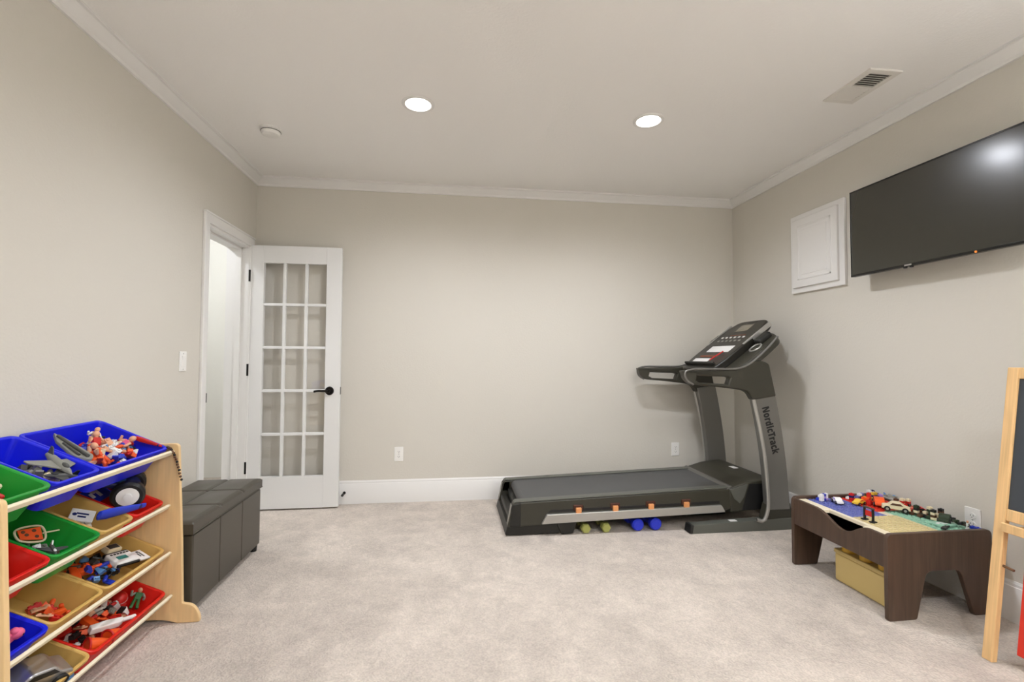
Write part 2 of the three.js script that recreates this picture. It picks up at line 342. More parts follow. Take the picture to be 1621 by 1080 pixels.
// ------------------------------------------------------------------ storage ottoman
{
  const t = thing('storage_ottoman', 'dark brown leather storage ottoman with a padded lid beside the doorway', 'ottoman', [.215, 0, 1.255]);
  const X0 = .035, X1 = .398, Z0 = .868, Z1 = 1.640, yb = .036, yt = .368;
  wp(t, 'body', B(X0 + .006, X1 - .006, yb, yt, Z0 + .006, Z1 - .006, .004), M.leather);
  const n = 3, L = (Z1 - Z0) / n;
  for (let i = 0; i < n; i++) {
    wp(t, 'side_panel', B(X1 - .014, X1, yb, yt - .002, Z0 + i * L + .0012, Z0 + (i + 1) * L - .0012, .006), M.leather);
    wp(t, 'side_panel', B(X0, X0 + .014, yb, yt - .002, Z0 + i * L + .0012, Z0 + (i + 1) * L - .0012, .006), M.leather);
  }
  wp(t, 'end_panel', B(X0 + .002, X1 - .002, yb, yt - .002, Z1 - .012, Z1, .006), M.leather); wp(t, 'end_panel', B(X0 + .002, X1 - .002, yb, yt - .002, Z0, Z0 + .012, .006), M.leather);
  // padded lid with stitched seams: a displaced slab
  const nx = 48, nz = 96, ly0 = .374, ly1 = .432, e = .006, lx0 = X0 - e, lx1 = X1 + e, lz0 = Z0 - e, lz1 = Z1 + e + .008;
  const pos = [], idx = [];
  const H = (u, v) => {
    const edge = Math.min(u * (lx1 - lx0), (1 - u) * (lx1 - lx0), v * (lz1 - lz0), (1 - v) * (lz1 - lz0));
    let h = ly1 - .013 * Math.pow(Math.max(0, 1 - edge / .028), 2.2);
    const sx = Math.abs(u - .5) * (lx1 - lx0), sz = Math.min(Math.abs(v - 1 / 3), Math.abs(v - 2 / 3)) * (lz1 - lz0);
    h -= .007 * Math.exp(-sx * sx / (.007 * .007)) + .007 * Math.exp(-sz * sz / (.007 * .007));
    h += .004 * Math.sin(v * 3 * Math.PI) ** 2 * Math.sin(u * 2 * Math.PI) ** 2;
    return h + .0016 * vnoise(G2, 32, u * 6, v * 12);
  };
  for (let j = 0; j <= nz; j++) for (let i = 0; i <= nx; i++) pos.push(lx0 + (lx1 - lx0) * i / nx, H(i / nx, j / nz), lz0 + (lz1 - lz0) * j / nz);
  for (let j = 0; j < nz; j++) for (let i = 0; i < nx; i++) { const a = j * (nx + 1) + i, b = a + 1, c = a + nx + 1, d = c + 1; idx.push(a, c, b, b, c, d); }
  const ring = []; for (let i = 0; i <= nx; i++) ring.push(i); for (let j = 1; j <= nz; j++) ring.push(j * (nx + 1) + nx);
  for (let i = nx - 1; i >= 0; i--) ring.push(nz * (nx + 1) + i); for (let j = nz - 1; j > 0; j--) ring.push(j * (nx + 1));
  const off = pos.length / 3; ring.forEach(k => pos.push(pos[k * 3], ly0, pos[k * 3 + 2]));
  ring.forEach((k, q) => { const q2 = (q + 1) % ring.length; idx.push(k, ring[q2], off + q, ring[q2], off + q2, off + q); });
  const cI = pos.length / 3; pos.push((lx0 + lx1) / 2, ly0, (lz0 + lz1) / 2); ring.forEach((k, q) => idx.push(cI, off + q, off + (q + 1) % ring.length));
  const g = new THREE.BufferGeometry(); g.setAttribute('position', new THREE.Float32BufferAttribute(pos, 3)); g.setIndex(idx); g.computeVertexNormals();
  const lid = wp(t, 'lid', crease(g, .7), M.leather);
  wp(t, 'piping', tube([V(lx0, ly0 + .004, lz0), V(lx1, ly0 + .004, lz0)], .003, 1, 6), M.leather, lid);
  wp(t, 'piping', tube([V(lx1, ly0 + .004, lz0), V(lx1, ly0 + .004, lz1)], .003, 1, 6), M.leather, lid);
  for (const [x, z] of [[X0 + .03, Z0 + .03], [X1 - .025, Z0 + .028], [X0 + .03, Z1 - .03], [X1 - .03, Z1 - .03]]) wp(t, 'foot', cyl(.022, .018, .038, 16).translate(x, .019, z), M.black);
}

// ------------------------------------------------------------------ treadmill
{
  const t = thing('treadmill', 'black and silver treadmill along the back wall', 'treadmill', [2.95, 0, .55]);
  const ZN = .96, ZF = .14, ZC = .55;                         // outer faces of the two uprights, centre line
  const top = x => .218 + (x - 1.965) * .0335;                 // deck top line
  // both sides: foot bar, upright, grip frame
  for (const s of [1, -1]) {
    const zz = (a, b) => s > 0 ? [ZC + a, ZC + b] : [ZC - b, ZC - a];
    const foot = poly([[3.155, .006], [3.17, .056, .008], [3.955, .082, .01], [3.965, .0, .006], [3.16, 0, .004]]);
    const f = wp(t, 'foot_bar', ex(foot, ...zz(.325, .395), .004), M.tmFoot);
    wp(t, 'end_cap', ex(poly([[3.148, .004], [3.158, .058], [3.180, .058], [3.172, .004]], .004), ...zz(.322, .398), .002), M.black, f);
    wp(t, 'base_cover', ex(poly([[3.690, .07], [3.722, .186, .01], [3.895, .18, .01], [3.915, .07]]), ...zz(.335, .39), .005), M.tmBody);
    const up = new THREE.Shape(); up.moveTo(3.617, .93); up.bezierCurveTo(3.665, .72, 3.712, .45, 3.720, .14); up.lineTo(3.884, .14); up.bezierCurveTo(3.872, .45, 3.835, .70, 3.782, .95); up.closePath();
    const u = wp(t, 'upright', ex(up, ...zz(.345, .400), .006, 14), M.tmSilver);
    const zt = s > 0 ? ZC + .398 : ZC - .398;
    wp(t, 'edge_trim', tube([V(3.622, .90, zt), V(3.668, .693, zt), V(3.698, .519, zt), V(3.716, .33, zt), V(3.722, .196, zt), V(3.716, .13, zt), V(3.684, .068, zt), V(3.632, .078, zt)], .012, 40, 8), M.tmBright, u);
    // shroud and grip loop
    const g = poly([[3.100, 1.097, .008], [3.118, 1.04, .012], [3.155, 1.003, .03], [3.29, .992, .02], [3.45, .975, .05], [3.575, .958, .05], [3.612, .895, .01], [3.785, .922, .01], [3.745, 1.10, .03], [3.735, 1.15, .03], [3.64, 1.175, .04], [3.50, 1.104, .05]], .02);
    const hole = new THREE.Path(); [[3.205, 1.062], [3.195, 1.03], [3.225, 1.014], [3.43, 1.004], [3.445, 1.046], [3.425, 1.054]].forEach((p, i) => i ? hole.lineTo(...p) : hole.moveTo(...p)); hole.closePath(); g.holes.push(hole);
    wp(t, 'hand_grip', ex(g, ...zz(.352, .412), .010, 6), M.tmBody);
    const zr = s > 0 ? ZC + .412 : ZC - .412;
    wp(t, 'grip_rim', tube([V(3.175, 1.002, zr), V(3.128, 1.035, zr), V(3.118, 1.085, zr), V(3.16, 1.104, zr), V(3.35, 1.108, zr), V(3.50, 1.112, zr), V(3.575, 1.138, zr), V(3.64, 1.182, zr), V(3.73, 1.262, zr), V(3.80, 1.335, zr)], .0075, 60, 8), M.tmSilver);
  }
  wp(t, 'cross_bar', [B(3.90, 3.955, .02, .07, .2, .9, .006)], M.tmBody);
  // console, built on its tilted face: s up the slope, n off the face, z across
  const al = .654, O = V(3.43, 1.115, ZC), mc = new THREE.Matrix4().makeBasis(V(Math.cos(al), Math.sin(al), 0), V(-Math.sin(al), Math.cos(al), 0), V(0, 0, 1)).setPosition(O);
  const con = g => join(g).applyMatrix4(mc);
  const flat = (pts, n0, n1, bev) => ex(poly(pts), 0, n1 - n0, bev, 8).rotateX(Math.PI / 2).translate(0, n1, 0);   // shape (s,z) -> slab between n0..n1
  const sym = pts => [...pts, ...pts.slice().reverse().map(([a, b, c]) => [a, -b, c])];
  const tray = wp(t, 'console_tray', con(flat(sym([[.03, .355, .04], [.12, .405, .05], [.30, .405, .06], [.452, .385, .07], [.50, .26, .05]]), -.115, -.055, .012)), M.tmBody);
  wp(t, 'cup_holder', con([new THREE.TorusGeometry(.043, .006, 8, 28).rotateX(Math.PI / 2).translate(.30, -.050, .315)]), M.tmBright, tray);
  wp(t, 'cup_holder', con([new THREE.TorusGeometry(.043, .006, 8, 28).rotateX(Math.PI / 2).translate(.30, -.050, -.315)]), M.tmBright, tray);
  const pod = wp(t, 'speaker_pod', con([cb(.12, .05, .07, .40, -.04, .295, .02)]), M.tmDark, tray);
  wp(t, 'speaker_pod', con([cb(.12, .05, .07, .40, -.04, -.295, .02)]), M.tmDark, tray);
  const disp = wp(t, 'display_panel', con(flat(sym([[-.02, .225, .03], [.12, .25, .05], [.40, .245, .06], [.56, .20, .05], [.60, .15, .06]]), -.06, 0, .010)), M.tmPanel);
  for (const s of [1, -1]) wp(t, 'side_trim', con([cb(.27, .034, .014, .415, -.012, s * .238, .005).applyMatrix4(new THREE.Matrix4().makeTranslation(0, 0, 0))]), M.tmBright, disp);
  wp(t, 'screen', con(cb(.085, .002, .15, .50, .0005, .0)), M.lcd, disp);
  wp(t, 'logo_bar', con(cb(.016, .002, .09, .575, .0005, .02)), M.steel, disp);
  for (let r = 0; r < 2; r++) for (let i = 0; i < 6; i++) wp(t, 'button', con(cb(.016, .004, .022, .375 - r * .045, .001, -.14 + i * .055)), r ? M.tmBright : M.white, disp);
  wp(t, 'orange_strip', con(cb(.006, .0025, .20, .402, .0005, .03)), M.rust, disp);
  wp(t, 'instruction_card', con(cb(.075, .003, .30, .225, .0005, .02)), M.white, disp, 'white printed card across the console');
  wp(t, 'button_strip', con(cb(.018, .003, .20, .135, .0005, -.04)), M.rust, disp);
  wp(t, 'magazine_ledge', con(cb(.016, .03, .42, .03, .012, 0, .005)), M.tmDark, disp);
  wp(t, 'start_plate', con(cb(.07, .003, .22, -.005 + .075, .0008, -.06)), M.white, disp, 'white start and stop plate');
  wp(t, 'safety_clip', con(rod(V(.07, .012, .09), V(.18, .012, .13), .005)), M.red, disp);
  // deck
  const z0 = .215, z1 = .855;
  for (const s of [1, -1]) {
    const a = s > 0 ? z1 - .07 : z0, b = s > 0 ? z1 : z0 + .07;
    const side = poly([[1.968, top(1.965), .012], [3.52, top(3.52)], [3.50, .125], [3.42, .105], [2.30, .075], [1.925, .060, .02]]);
    const sr = wp(t, 'side_rail', ex(side, a, b, .006), M.tmBody);
    wp(t, 'foot_rail', ex(poly([[1.972, top(1.972) + .002], [3.51, top(3.51) + .002], [3.51, top(3.51) + .010], [1.985, top(1.985) + .010]]), a + .004, b - .002, .002), M.tmFoot, sr);
  }
  wp(t, 'deck_frame', [B(2.1, 3.5, .085, .15, z0 + .07, z1 - .07), B(2.0, 2.06, .09, .16, z0 + .05, z1 - .05)], M.tmDark);
  const belt = new THREE.Shape(); belt.moveTo(3.53, top(3.53) + .001); belt.lineTo(2.065, top(2.065) + .001); belt.bezierCurveTo(2.02, top(2.05) - .002, 2.01, .165, 2.05, .145); belt.lineTo(3.53, .165); belt.closePath();
  wp(t, 'running_belt', ex(belt, z0 + .062, z1 - .062, .003, 12), M.tmBelt);
  wp(t, 'rear_roller', cyl(.026, .026, z1 - z0 - .06, 20).rotateX(Math.PI / 2).translate(2.052, .178, (z0 + z1) / 2), M.steel);
  for (const s of [1, -1]) {
    const zc = s > 0 ? z1 - .034 : z0 + .034;
    const cap = wp(t, 'end_cap', ex(poly([[1.935, .062, .02], [1.962, .212, .02], [2.02, .222], [2.02, .062]]), zc - .036, zc + .036, .008), M.tmDark);
    for (let i = 0; i < 2; i++) wp(t, 'cap_trim', rod(V(1.932, .075, zc + (i ? .02 : -.006) * 1), V(1.956, .205, zc + (i ? .02 : -.006)), .0035, 6), M.tmBright, cap);
  }
  wp(t, 'rear_bar', B(1.945, 2.00, .07, .115, z0 + .03, z1 - .03, .01), M.tmDark);
  wp(t, 'rear_skirt', ex(poly([[1.915, .006, .01], [1.93, .070], [2.30, .075], [2.28, .006, .01]]), z0 + .012, z1 - .012, .004), M.tmDark);
  wp(t, 'added_shade_block', B(2.30, 3.60, .016, .080, .33, .63, .006), M.tmDark);  // added dark block standing in for the shadow under the deck, hides lit floor
  wp(t, 'side_slot', ex(poly([[2.20, .150], [2.22, .166], [3.42, .186], [3.42, .168]]), z1 - .001, z1 + .001, .0004), M.black);
  for (const s of [1, -1]) {
    const zc = s > 0 ? z1 - .03 : z0 + .03;
    const f = wp(t, 'rear_foot', ex(poly([[2.255, .085], [2.402, .09], [2.372, .004, .012], [2.292, .0, .012]]), zc - .03, zc + .03, .006), M.tmDark);
  }
  // silver side strip with cushions
  for (const s of [1, -1]) {
    const a = s > 0 ? z1 : z0 - .022, b = a + .022;
    const st = wp(t, 'side_strip', ex(poly([[2.155, .081], [2.190, .142], [3.425, .160], [3.452, .114]], .003), a, b, .003), M.tmBright);
    for (const x of [2.406, 2.662, 2.914, 3.170]) {
      const y = .142 + (x - 2.19) * .0146;
      wp(t, 'cushion_mount', B(x - .034, x + .034, y + .012, y + .050, a - .004, a + .008, .006), M.rustDark, st);
      wp(t, 'cushion', B(x - .019, x + .019, y - .006, y + .034, a + .004, b - .001, .005), M.peach, st, 'peach rubber cushion');
    }
  }
  // motor cover
  const cover = poly([[3.490, .262], [3.520, .282, .01], [3.640, .316, .03], [3.800, .332, .03], [3.838, .322, .02], [3.850, .12, .02], [3.50, .105]]);
  const mcv = wp(t, 'motor_cover', ex(cover, z0 - .004, z1 + .006, .010, 6), M.tmBody);
  wp(t, 'cover_lip', ex(poly([[3.472, .263], [3.500, .2675], [3.512, .286], [3.498, .283]]), z0, z1, .001), M.tmSilver, mcv);
  wp(t, 'side_plate', ex(poly([[3.64, .298], [3.842, .300], [3.842, .12], [3.585, .12]]), z1 + .004, z1 + .008, .001), M.black, mcv);
  wp(t, 'side_plate', ex(poly([[3.495, .262], [3.63, .300], [3.60, .21], [3.565, .165], [3.525, .20]]), z1 + .005, z1 + .010, .001), M.tmFoot, mcv);
  wp(t, 'warning_label', B(3.735, 3.790, .3275, .3295, .46, .53).rotateZ(0), M.white, mcv, 'small white sticker');
  wp(t, 'label', [B(3.455, 3.505, .0665, .0685, .895, .930)], M.white, t, 'small white sticker on the foot bar');
  // wheels at the front of the base
  for (const s of [1, -1]) wp(t, 'transport_wheel', cyl(.03, .03, .03, 20).rotateX(Math.PI / 2).translate(3.95, .032, ZC + s * .30), M.black);
  // lettering down the near upright
  const font = await new FontLoader().loadAsync('fonts/droid/droid_sans_bold.typeface.json');
  const tg = new TextGeometry('NordicTrack', { font, size: .050, depth: .0012, curveSegments: 3, bevelEnabled: true, bevelSize: .0013, bevelThickness: .0003, bevelSegments: 1 });
  tg.computeBoundingBox(); const len = tg.boundingBox.max.x; tg.translate(0, -.023, 0).scale(.335 / len, 1, 1).rotateZ(-Math.PI / 2 + .235).translate(3.705, .850, ZC + .4002);
  wp(t, 'lettering', tg, M.black, t, 'black brand lettering running down the upright');
}

// ------------------------------------------------------------------ dumbbells under the treadmill
function dumbbell(label, x, z, r, m, hex) {
  const t = thing('dumbbell', label, 'dumbbell', [x, r * (hex ? .9 : 1), z], 'dumbbells under the treadmill');
  const head = zc => { const g = crease(new THREE.LatheGeometry([[0, -.028], [r * .78, -.028], [r, -.018], [r, .018], [r * .78, .028], [0, .028]].map(a => new THREE.Vector2(...a)), hex ? 6 : 24), .5); return g.rotateX(Math.PI / 2).rotateZ(hex ? Math.PI / 6 : 0).translate(0, 0, zc); };
  lp(t, 'weight', head(.075), m); lp(t, 'weight', head(-.075), m);
  lp(t, 'handle', rod(V(0, 0, -.05), V(0, 0, .05), .014, 16), m);
}
dumbbell('olive green dumbbell under the treadmill, nearest the rear foot', 2.462, .755, .034, M.olive, true);
dumbbell('olive green dumbbell under the treadmill, next to the blue pair', 2.603, .755, .034, M.olive, true);
dumbbell('blue dumbbell under the treadmill, beside the olive pair', 2.828, .755, .041, M.dumbBlue, false);
dumbbell('blue dumbbell under the treadmill, nearest the silver upright', 2.955, .755, .041, M.dumbBlue, false);

// ------------------------------------------------------------------ play table
{
  const t = thing('play_table', 'dark espresso wooden play table with cut-out legs and colourful top', 'table', [3.79, 0, 1.745]);
  const X0 = 3.512, X1 = 4.062, Z0 = 1.440, Z1 = 2.052, H = .388;
  const end = poly([[X0, 0, .012], [X0, H, .030], [X1, H, .030], [X1, 0, .012], [X1 - .105, 0, .012], [X1 - .175, .212, .030], [X0 + .200, .212, .030], [X0 + .145, 0, .012]]);
  wp(t, 'end_panel', uvBox(ex(end, Z1 - .022, Z1, .003, 8)), M.espresso); wp(t, 'end_panel', uvBox(ex(end, Z0, Z0 + .022, .003, 8)), M.espresso);
  const apron = (() => {
    const s = new THREE.Shape(); s.moveTo(Z0 + .02, .232); s.lineTo(Z0 + .02, .378); s.lineTo(1.620, .378); s.bezierCurveTo(1.69, .374, 1.74, .318, 1.800, .318); s.bezierCurveTo(1.86, .318, 1.89, .374, 1.945, .378);
    s.lineTo(Z1 - .02, .378); s.lineTo(Z1 - .02, .232); s.closePath(); return s;
  })();
  for (const x of [X0 + .004, X1 - .022]) wp(t, 'apron', uvBox(ex(apron, 0, .018, .002, 10).rotateY(-Math.PI / 2).translate(x + .018, 0, 0)), M.espresso);
  wp(t, 'tray_bottom', uvBox(B(X0 + .02, X1 - .02, .236, .250, Z0 + .02, Z1 - .02)), M.espresso);
  const brd = wp(t, 'board', B(X0 + .075, X1 - .024, .352, .366, Z0 + .022, Z1 - .022), M.cream);
  wp(t, 'board_edge', [B(X0 + .024, X0 + .078, .356, .3735, Z0 + .022, 1.66, .002), B(X0 + .056, X0 + .078, .356, .3735, 1.655, 1.905, .002), B(X0 + .024, X0 + .078, .356, .3735, 1.90, Z1 - .022, .002)], M.cream, brd);
  const plateDef = [['periwinkle', 3.594, 3.80, Z0 + .026, 1.770], ['sand', 3.594, 3.85, 1.774, Z1 - .026], ['redPanel', 3.804, 4.034, Z0 + .026, 1.700], ['mint', 3.854, 4.034, 1.704, Z1 - .026]];
  for (const [m, a, b, c, d] of plateDef) {
    const p = wp(t, 'building_plate', B(a, b, .3662, .3705, c, d), M[m]);
    const st = []; for (let x = a + .012; x < b - .006; x += .024) for (let z = c + .012; z < d - .006; z += .024) st.push(cyl(.0075, .0075, .004, 8).translate(x, .372, z));
    const so = wp(t, 'studs', st, M[m], p); so.userData.kind = 'stuff';
  }
}
{
  const t = thing('storage_box', 'tan plastic storage box with round studs on its lid under the play table', 'storage box', [3.75, 0, 1.80]);
  const X0 = 3.605, X1 = 3.752, Z0 = 1.645, Z1 = 1.978, H = .166;
  wp(t, 'box_body', B(X0, X1, 0, H - .02, Z0, Z1, .010), M.tanBox);
  wp(t, 'lid', B(X0 - .003, X1 + .003, H - .022, H, Z0 - .003, Z1 + .003, .006), M.tanBox);
  for (let i = 0; i < 2; i++) for (let j = 0; j < 3; j++) wp(t, 'stud', crease(new THREE.LatheGeometry([[0, .044], [.031, .044], [.035, .040], [.035, 0]].map(a => new THREE.Vector2(...a)), 24), .5).translate(X0 + .039 + i * .072, H - .001, Z0 + .058 + j * .108), M.tanStud, t, 'yellow round stud');
}

// ------------------------------------------------------------------ toy makers
const wheelG = (r, w, x, y, z) => cyl(r, r, w, 16).rotateX(Math.PI / 2).translate(x, y, z);
const TOY = {
  figure(t, a, b, s = 1) {                                     // standing figure about 9 cm tall
    lp(t, 'body', join(cb(.026 * s, .030 * s, .016 * s, 0, .052 * s, 0, .004), rod(V(-.007 * s, .04 * s, 0), V(-.010 * s, .004 * s, 0), .0065 * s), rod(V(.007 * s, .04 * s, 0), V(.012 * s, .004 * s, .004 * s), .0065 * s),
      cb(.011 * s, .008 * s, .02 * s, -.010 * s, .004 * s, .004 * s, .002), cb(.011 * s, .008 * s, .02 * s, .012 * s, .004 * s, .008 * s, .002)), M[a]);
    lp(t, 'arm', join(rod(V(.014 * s, .064 * s, 0), V(.024 * s, .046 * s, .010 * s), .005 * s), rod(V(.024 * s, .046 * s, .010 * s), V(.022 * s, .034 * s, .024 * s), .0045 * s)), M[b]);
    lp(t, 'arm', join(rod(V(-.014 * s, .064 * s, 0), V(-.026 * s, .050 * s, .006 * s), .005 * s), rod(V(-.026 * s, .050 * s, .006 * s), V(-.030 * s, .066 * s, .016 * s), .0045 * s)), M[b]);
    lp(t, 'head', join(new THREE.SphereGeometry(.011 * s, 14, 10).scale(1, 1.15, 1).translate(0, .080 * s, 0), cyl(.005 * s, .006 * s, .008 * s, 10).translate(0, .069 * s, 0)), M.skin);
  },
  build(t, cols, nx = 3, nz = 3, layers = 3) {                 // small model of stacked bricks
    const hh = {}; const P = .019, L = .0125;
    for (let k = 0; k < layers; k++) for (let i = 0; i < nx; i++) for (let j = 0; j < nz; j++) {
      if ((hh[i + ',' + j] ?? 0) < k || (k && rnd() < .45) || rnd() < .12) continue;
      hh[i + ',' + j] = k + 1; const x = (i - nx / 2 + .5) * P, z = (j - nz / 2 + .5) * P;
      lp(t, 'brick', join(cb(P * .97, L, P * .97, x, (k + .5) * L, z, .0008), cyl(.0045, .0045, .003, 8).translate(x, (k + 1) * L + .0012, z)), M[cols[Math.floor(rnd() * cols.length)]]);
    }
  },
  plane(t, a, b, s = 1) {
    const fus = new THREE.LatheGeometry([[0, -.10], [.010, -.09], [.018, -.05], [.019, .02], [.012, .07], [0, .10]].map(([r, y]) => new THREE.Vector2(r * s, y * s)), 16).rotateX(Math.PI / 2);
    lp(t, 'fuselage', fus, M[a]);
    const w = poly([[0, .05 * s], [.12 * s, -.02 * s], [.125 * s, -.045 * s], [0, -.03 * s], [-.125 * s, -.045 * s], [-.12 * s, -.02 * s]], .004);
    lp(t, 'wing', ex(w, -.003 * s, .004 * s, .001).rotateX(Math.PI / 2), M[a]);
    lp(t, 'tail_fin', ex(poly([[0, 0], [.03 * s, .035 * s], [.045 * s, .035 * s], [.04 * s, 0]]), -.002, .002, .0006).rotateY(Math.PI / 2).translate(0, .008 * s, -.05 * s), M[b]);
    lp(t, 'canopy', new THREE.SphereGeometry(.012 * s, 12, 8).scale(1, .8, 1.9).translate(0, .014 * s, .035 * s), M[b]);
  },
  car(t, a, b, L = .11) {
    const s = L / .11, prof = poly([[-.055, .012], [-.054, .026, .006], [-.030, .030, .004], [-.016, .044, .006], [.018, .044, .006], [.034, .030, .004], [.054, .025, .006], [.055, .012]].map(p => p.map(v => v * s)));
    lp(t, 'body', ex(prof, -.023 * s, .023 * s, .003 * s), M[a]);
    lp(t, 'windows', ex(poly([[-.024, .031], [-.014, .041], [.016, .041], [.028, .031]].map(p => p.map(v => v * s))), -.0238 * s, .0238 * s, .0005), M[b]);
    for (const x of [-.034, .034]) for (const z of [-.024, .024]) { const w = lp(t, 'wheel', wheelG(.0125 * s, .009 * s, x * s, .0125 * s, z * s), M.black); mesh('hubcap', wheelG(.006 * s, .0095 * s, x * s, .0125 * s, z * s * 1.02), M.silver, w); }
  },
  ball(t, a, r) { lp(t, 'ball_shell', new THREE.SphereGeometry(r, 24, 16).translate(0, r, 0), M[a]); lp(t, 'seam', new THREE.TorusGeometry(r * 1.0, r * .03, 6, 28).rotateX(Math.PI / 2 + .3).translate(0, r, 0), M.white); },
  buggy(t) {                                                   // big-wheeled racer with white hubs
    for (const z of [-.040, .040]) {
      const w = lp(t, 'wheel', crease(new THREE.LatheGeometry([[.018, -.014], [.034, -.016], [.040, -.009], [.040, .009], [.034, .016], [.018, .014]].map(a => new THREE.Vector2(...a)), 28), .4).rotateX(Math.PI / 2).translate(0, .04, z), M.black);
      mesh('hub', join(cyl(.030, .030, .030, 24).rotateX(Math.PI / 2).translate(0, .04, z), cyl(.010, .010, .040, 16).rotateX(Math.PI / 2).translate(0, .04, z)), M.white, w);
    }
    lp(t, 'axle_body', join(cyl(.026, .026, .060, 20).rotateX(Math.PI / 2).translate(0, .042, 0), cb(.08, .02, .05, -.03, .05, 0, .008)), M.navy);
    lp(t, 'stripe', join(cb(.012, .003, .045, -.02, .0615, 0), cb(.03, .003, .01, -.04, .0615, .01)), M.sky);
  },
  bat(t, a, L = .2) { lp(t, 'blade', crease(new THREE.LatheGeometry([[0, -.5], [.045, -.48], [.06, -.3], [.085, 0], [.10, .3], [.085, .46], [0, .5]].map(([r, y]) => new THREE.Vector2(r * L, y * L)), 16), .6).scale(1, 1, .55).rotateZ(Math.PI / 2).translate(0, .012, 0), M[a]); lp(t, 'grip_band', cyl(.055 * L, .055 * L, .06 * L, 14).scale(1, 1, .6).rotateZ(Math.PI / 2).translate(L * .35, .012, 0), M.navy); },
  blaster(t, a, b, c, s = 1) {
    lp(t, 'body', ex(poly([[-.05, .012], [-.055, .034, .006], [.03, .038, .006], [.045, .028], [.045, .016], [.0, .010]].map(p => p.map(v => v * s)), .002), -.010 * s, .010 * s, .003 * s).rotateX(Math.PI / 2).translate(0, .012, 0), M[a]);
    lp(t, 'barrel', rod(V(.04 * s, .012, .022 * s), V(.085 * s, .012, .022 * s), .007 * s, 14), M[b]);
    lp(t, 'grip', ex(poly([[-.045, .014], [-.02, .012], [-.03, -.035], [-.052, -.032]].map(p => p.map(v => v * s)), .004 * s), -.008 * s, .008 * s, .002).rotateX(Math.PI / 2).translate(0, .012, 0), M[c]);
  },
  robot(t) {                                                   // flat white console-like toy with keys
    lp(t, 'body', cb(.075, .026, .095, 0, .013, 0, .008), M.white); lp(t, 'display', cb(.020, .003, .040, .006, .0265, .008), M.teal);
    for (let i = 0; i < 6; i++) lp(t, 'key', cb(.006, .003, .008, -.022, .0265, -.032 + i * .013), M.black);
    lp(t, 'bumper', join(rod(V(-.040, .014, -.045), V(-.040, .014, .045), .008), rod(V(.04, .014, -.045), V(.04, .014, .045), .006)), M.black);
    lp(t, 'head', cb(.040, .024, .060, -.066, .022, 0, .006), M.creamToy); lp(t, 'face', cb(.024, .002, .040, -.066, .0345, 0), M.darkGrey);
  },
  card(t, a, b, w = .06, d = .05) { lp(t, 'body', cb(w, .008, d, 0, .004, 0, .002), M[a]); lp(t, 'print', join(cb(w * .5, .001, d * .12, 0, .0085, -d * .1), cb(w * .35, .001, d * .12, 0, .0085, d * .15), cyl(d * .12, d * .12, .001, 12).translate(-w * .32, .0085, 0)), M[b]); },
  sail(t) {
    lp(t, 'frame', tube([V(-.03, .006, .024), V(.034, .006, .030), V(.034, .006, -.030), V(-.036, .006, -.018)], .0035, 40, 6, true), M.creamToy);
    lp(t, 'panel', ex(poly([[-.032, -.018], [.032, -.027], [.032, .027], [-.028, .021]]), -.002, .002, .0008).rotateX(Math.PI / 2).translate(0, .006, 0), M.orange);
    lp(t, 'spots', join([[-.01, .004], [.012, -.012], [.016, .013], [-.018, -.008]].map(([x, z]) => cyl(.006, .006, .003, 12).translate(x, .0075, z))), M.brown);
    lp(t, 'pole', rod(V(.034, .006, 0), V(.095, .008, -.008), .0028, 8), M.creamToy);
  },
  spikes(t, a, b, n = 7) { for (let i = 0; i < n; i++) { const q = i / n * 6.28, e = V(Math.cos(q) * .034, .012 + rr(0, .03), Math.sin(q) * .028); lp(t, 'piece', join(rod(V(0, .012, 0), e, .0055, 8, .003), cb(.014, .010, .012, e.x * .6, e.y * .7 + .006, e.z * .6, .002)), M[i % 2 ? a : b]); } },
  ring(t, a, R = .026, r = .009) { lp(t, 'ring_body', new THREE.TorusGeometry(R, r, 10, 28).rotateX(Math.PI / 2 - .5).translate(0, R * .6 + r * .5, 0), M[a]); lp(t, 'clasp', cb(.014, .012, .014, R, R * .6 + r * .5, 0, .003), M.white); },
  pony(t, a, b) {
    lp(t, 'body', join(new THREE.SphereGeometry(.020, 16, 12).scale(1.4, 1, .9).translate(0, .036, 0), rod(V(.016, .04, 0), V(.034, .062, 0), .011, 12), new THREE.SphereGeometry(.017, 14, 10).scale(1.15, 1, .9).translate(.040, .066, 0),
      ...[[-.016, -.01], [-.016, .01], [.016, -.01], [.016, .01]].map(([x, z]) => rod(V(x, .03, z), V(x, .003, z), .008, 10, .0075))), M[a]);
    lp(t, 'mane', join(new THREE.SphereGeometry(.011, 12, 8).translate(.030, .078, 0), new THREE.SphereGeometry(.011, 12, 8).translate(.018, .066, 0), new THREE.SphereGeometry(.011, 12, 8).scale(1.5, 1, 1).translate(-.032, .040, 0)), M[b]);
    lp(t, 'eye', join(new THREE.SphereGeometry(.003, 8, 6).translate(.050, .068, .012), new THREE.SphereGeometry(.003, 8, 6).translate(.050, .068, -.012)), M.black);
  },
  cone(t, a, L = .075) { lp(t, 'shell', crease(new THREE.LatheGeometry([[0, L], [.010, L * .97], [.020, L * .5], [.026, .006], [.026, 0], [0, 0]].map(p => new THREE.Vector2(...p)), 20), .5).rotateZ(-Math.PI / 2).translate(-L / 2, .024, 0), M[a]); lp(t, 'collar', new THREE.TorusGeometry(.026, .004, 8, 24).rotateY(Math.PI / 2).translate(-L / 2, .024, 0), M.red); },
  wing(t) {                                                    // long grey swept wing with panel lines
    lp(t, 'wing_panel', ex(poly([[-.115, -.014], [-.07, -.026, .01], [.08, -.034, .02], [.118, .0, .03], [.07, .034, .02], [-.05, .016, .01]], .006), -.005, .007, .003).rotateX(Math.PI / 2), M.grey);
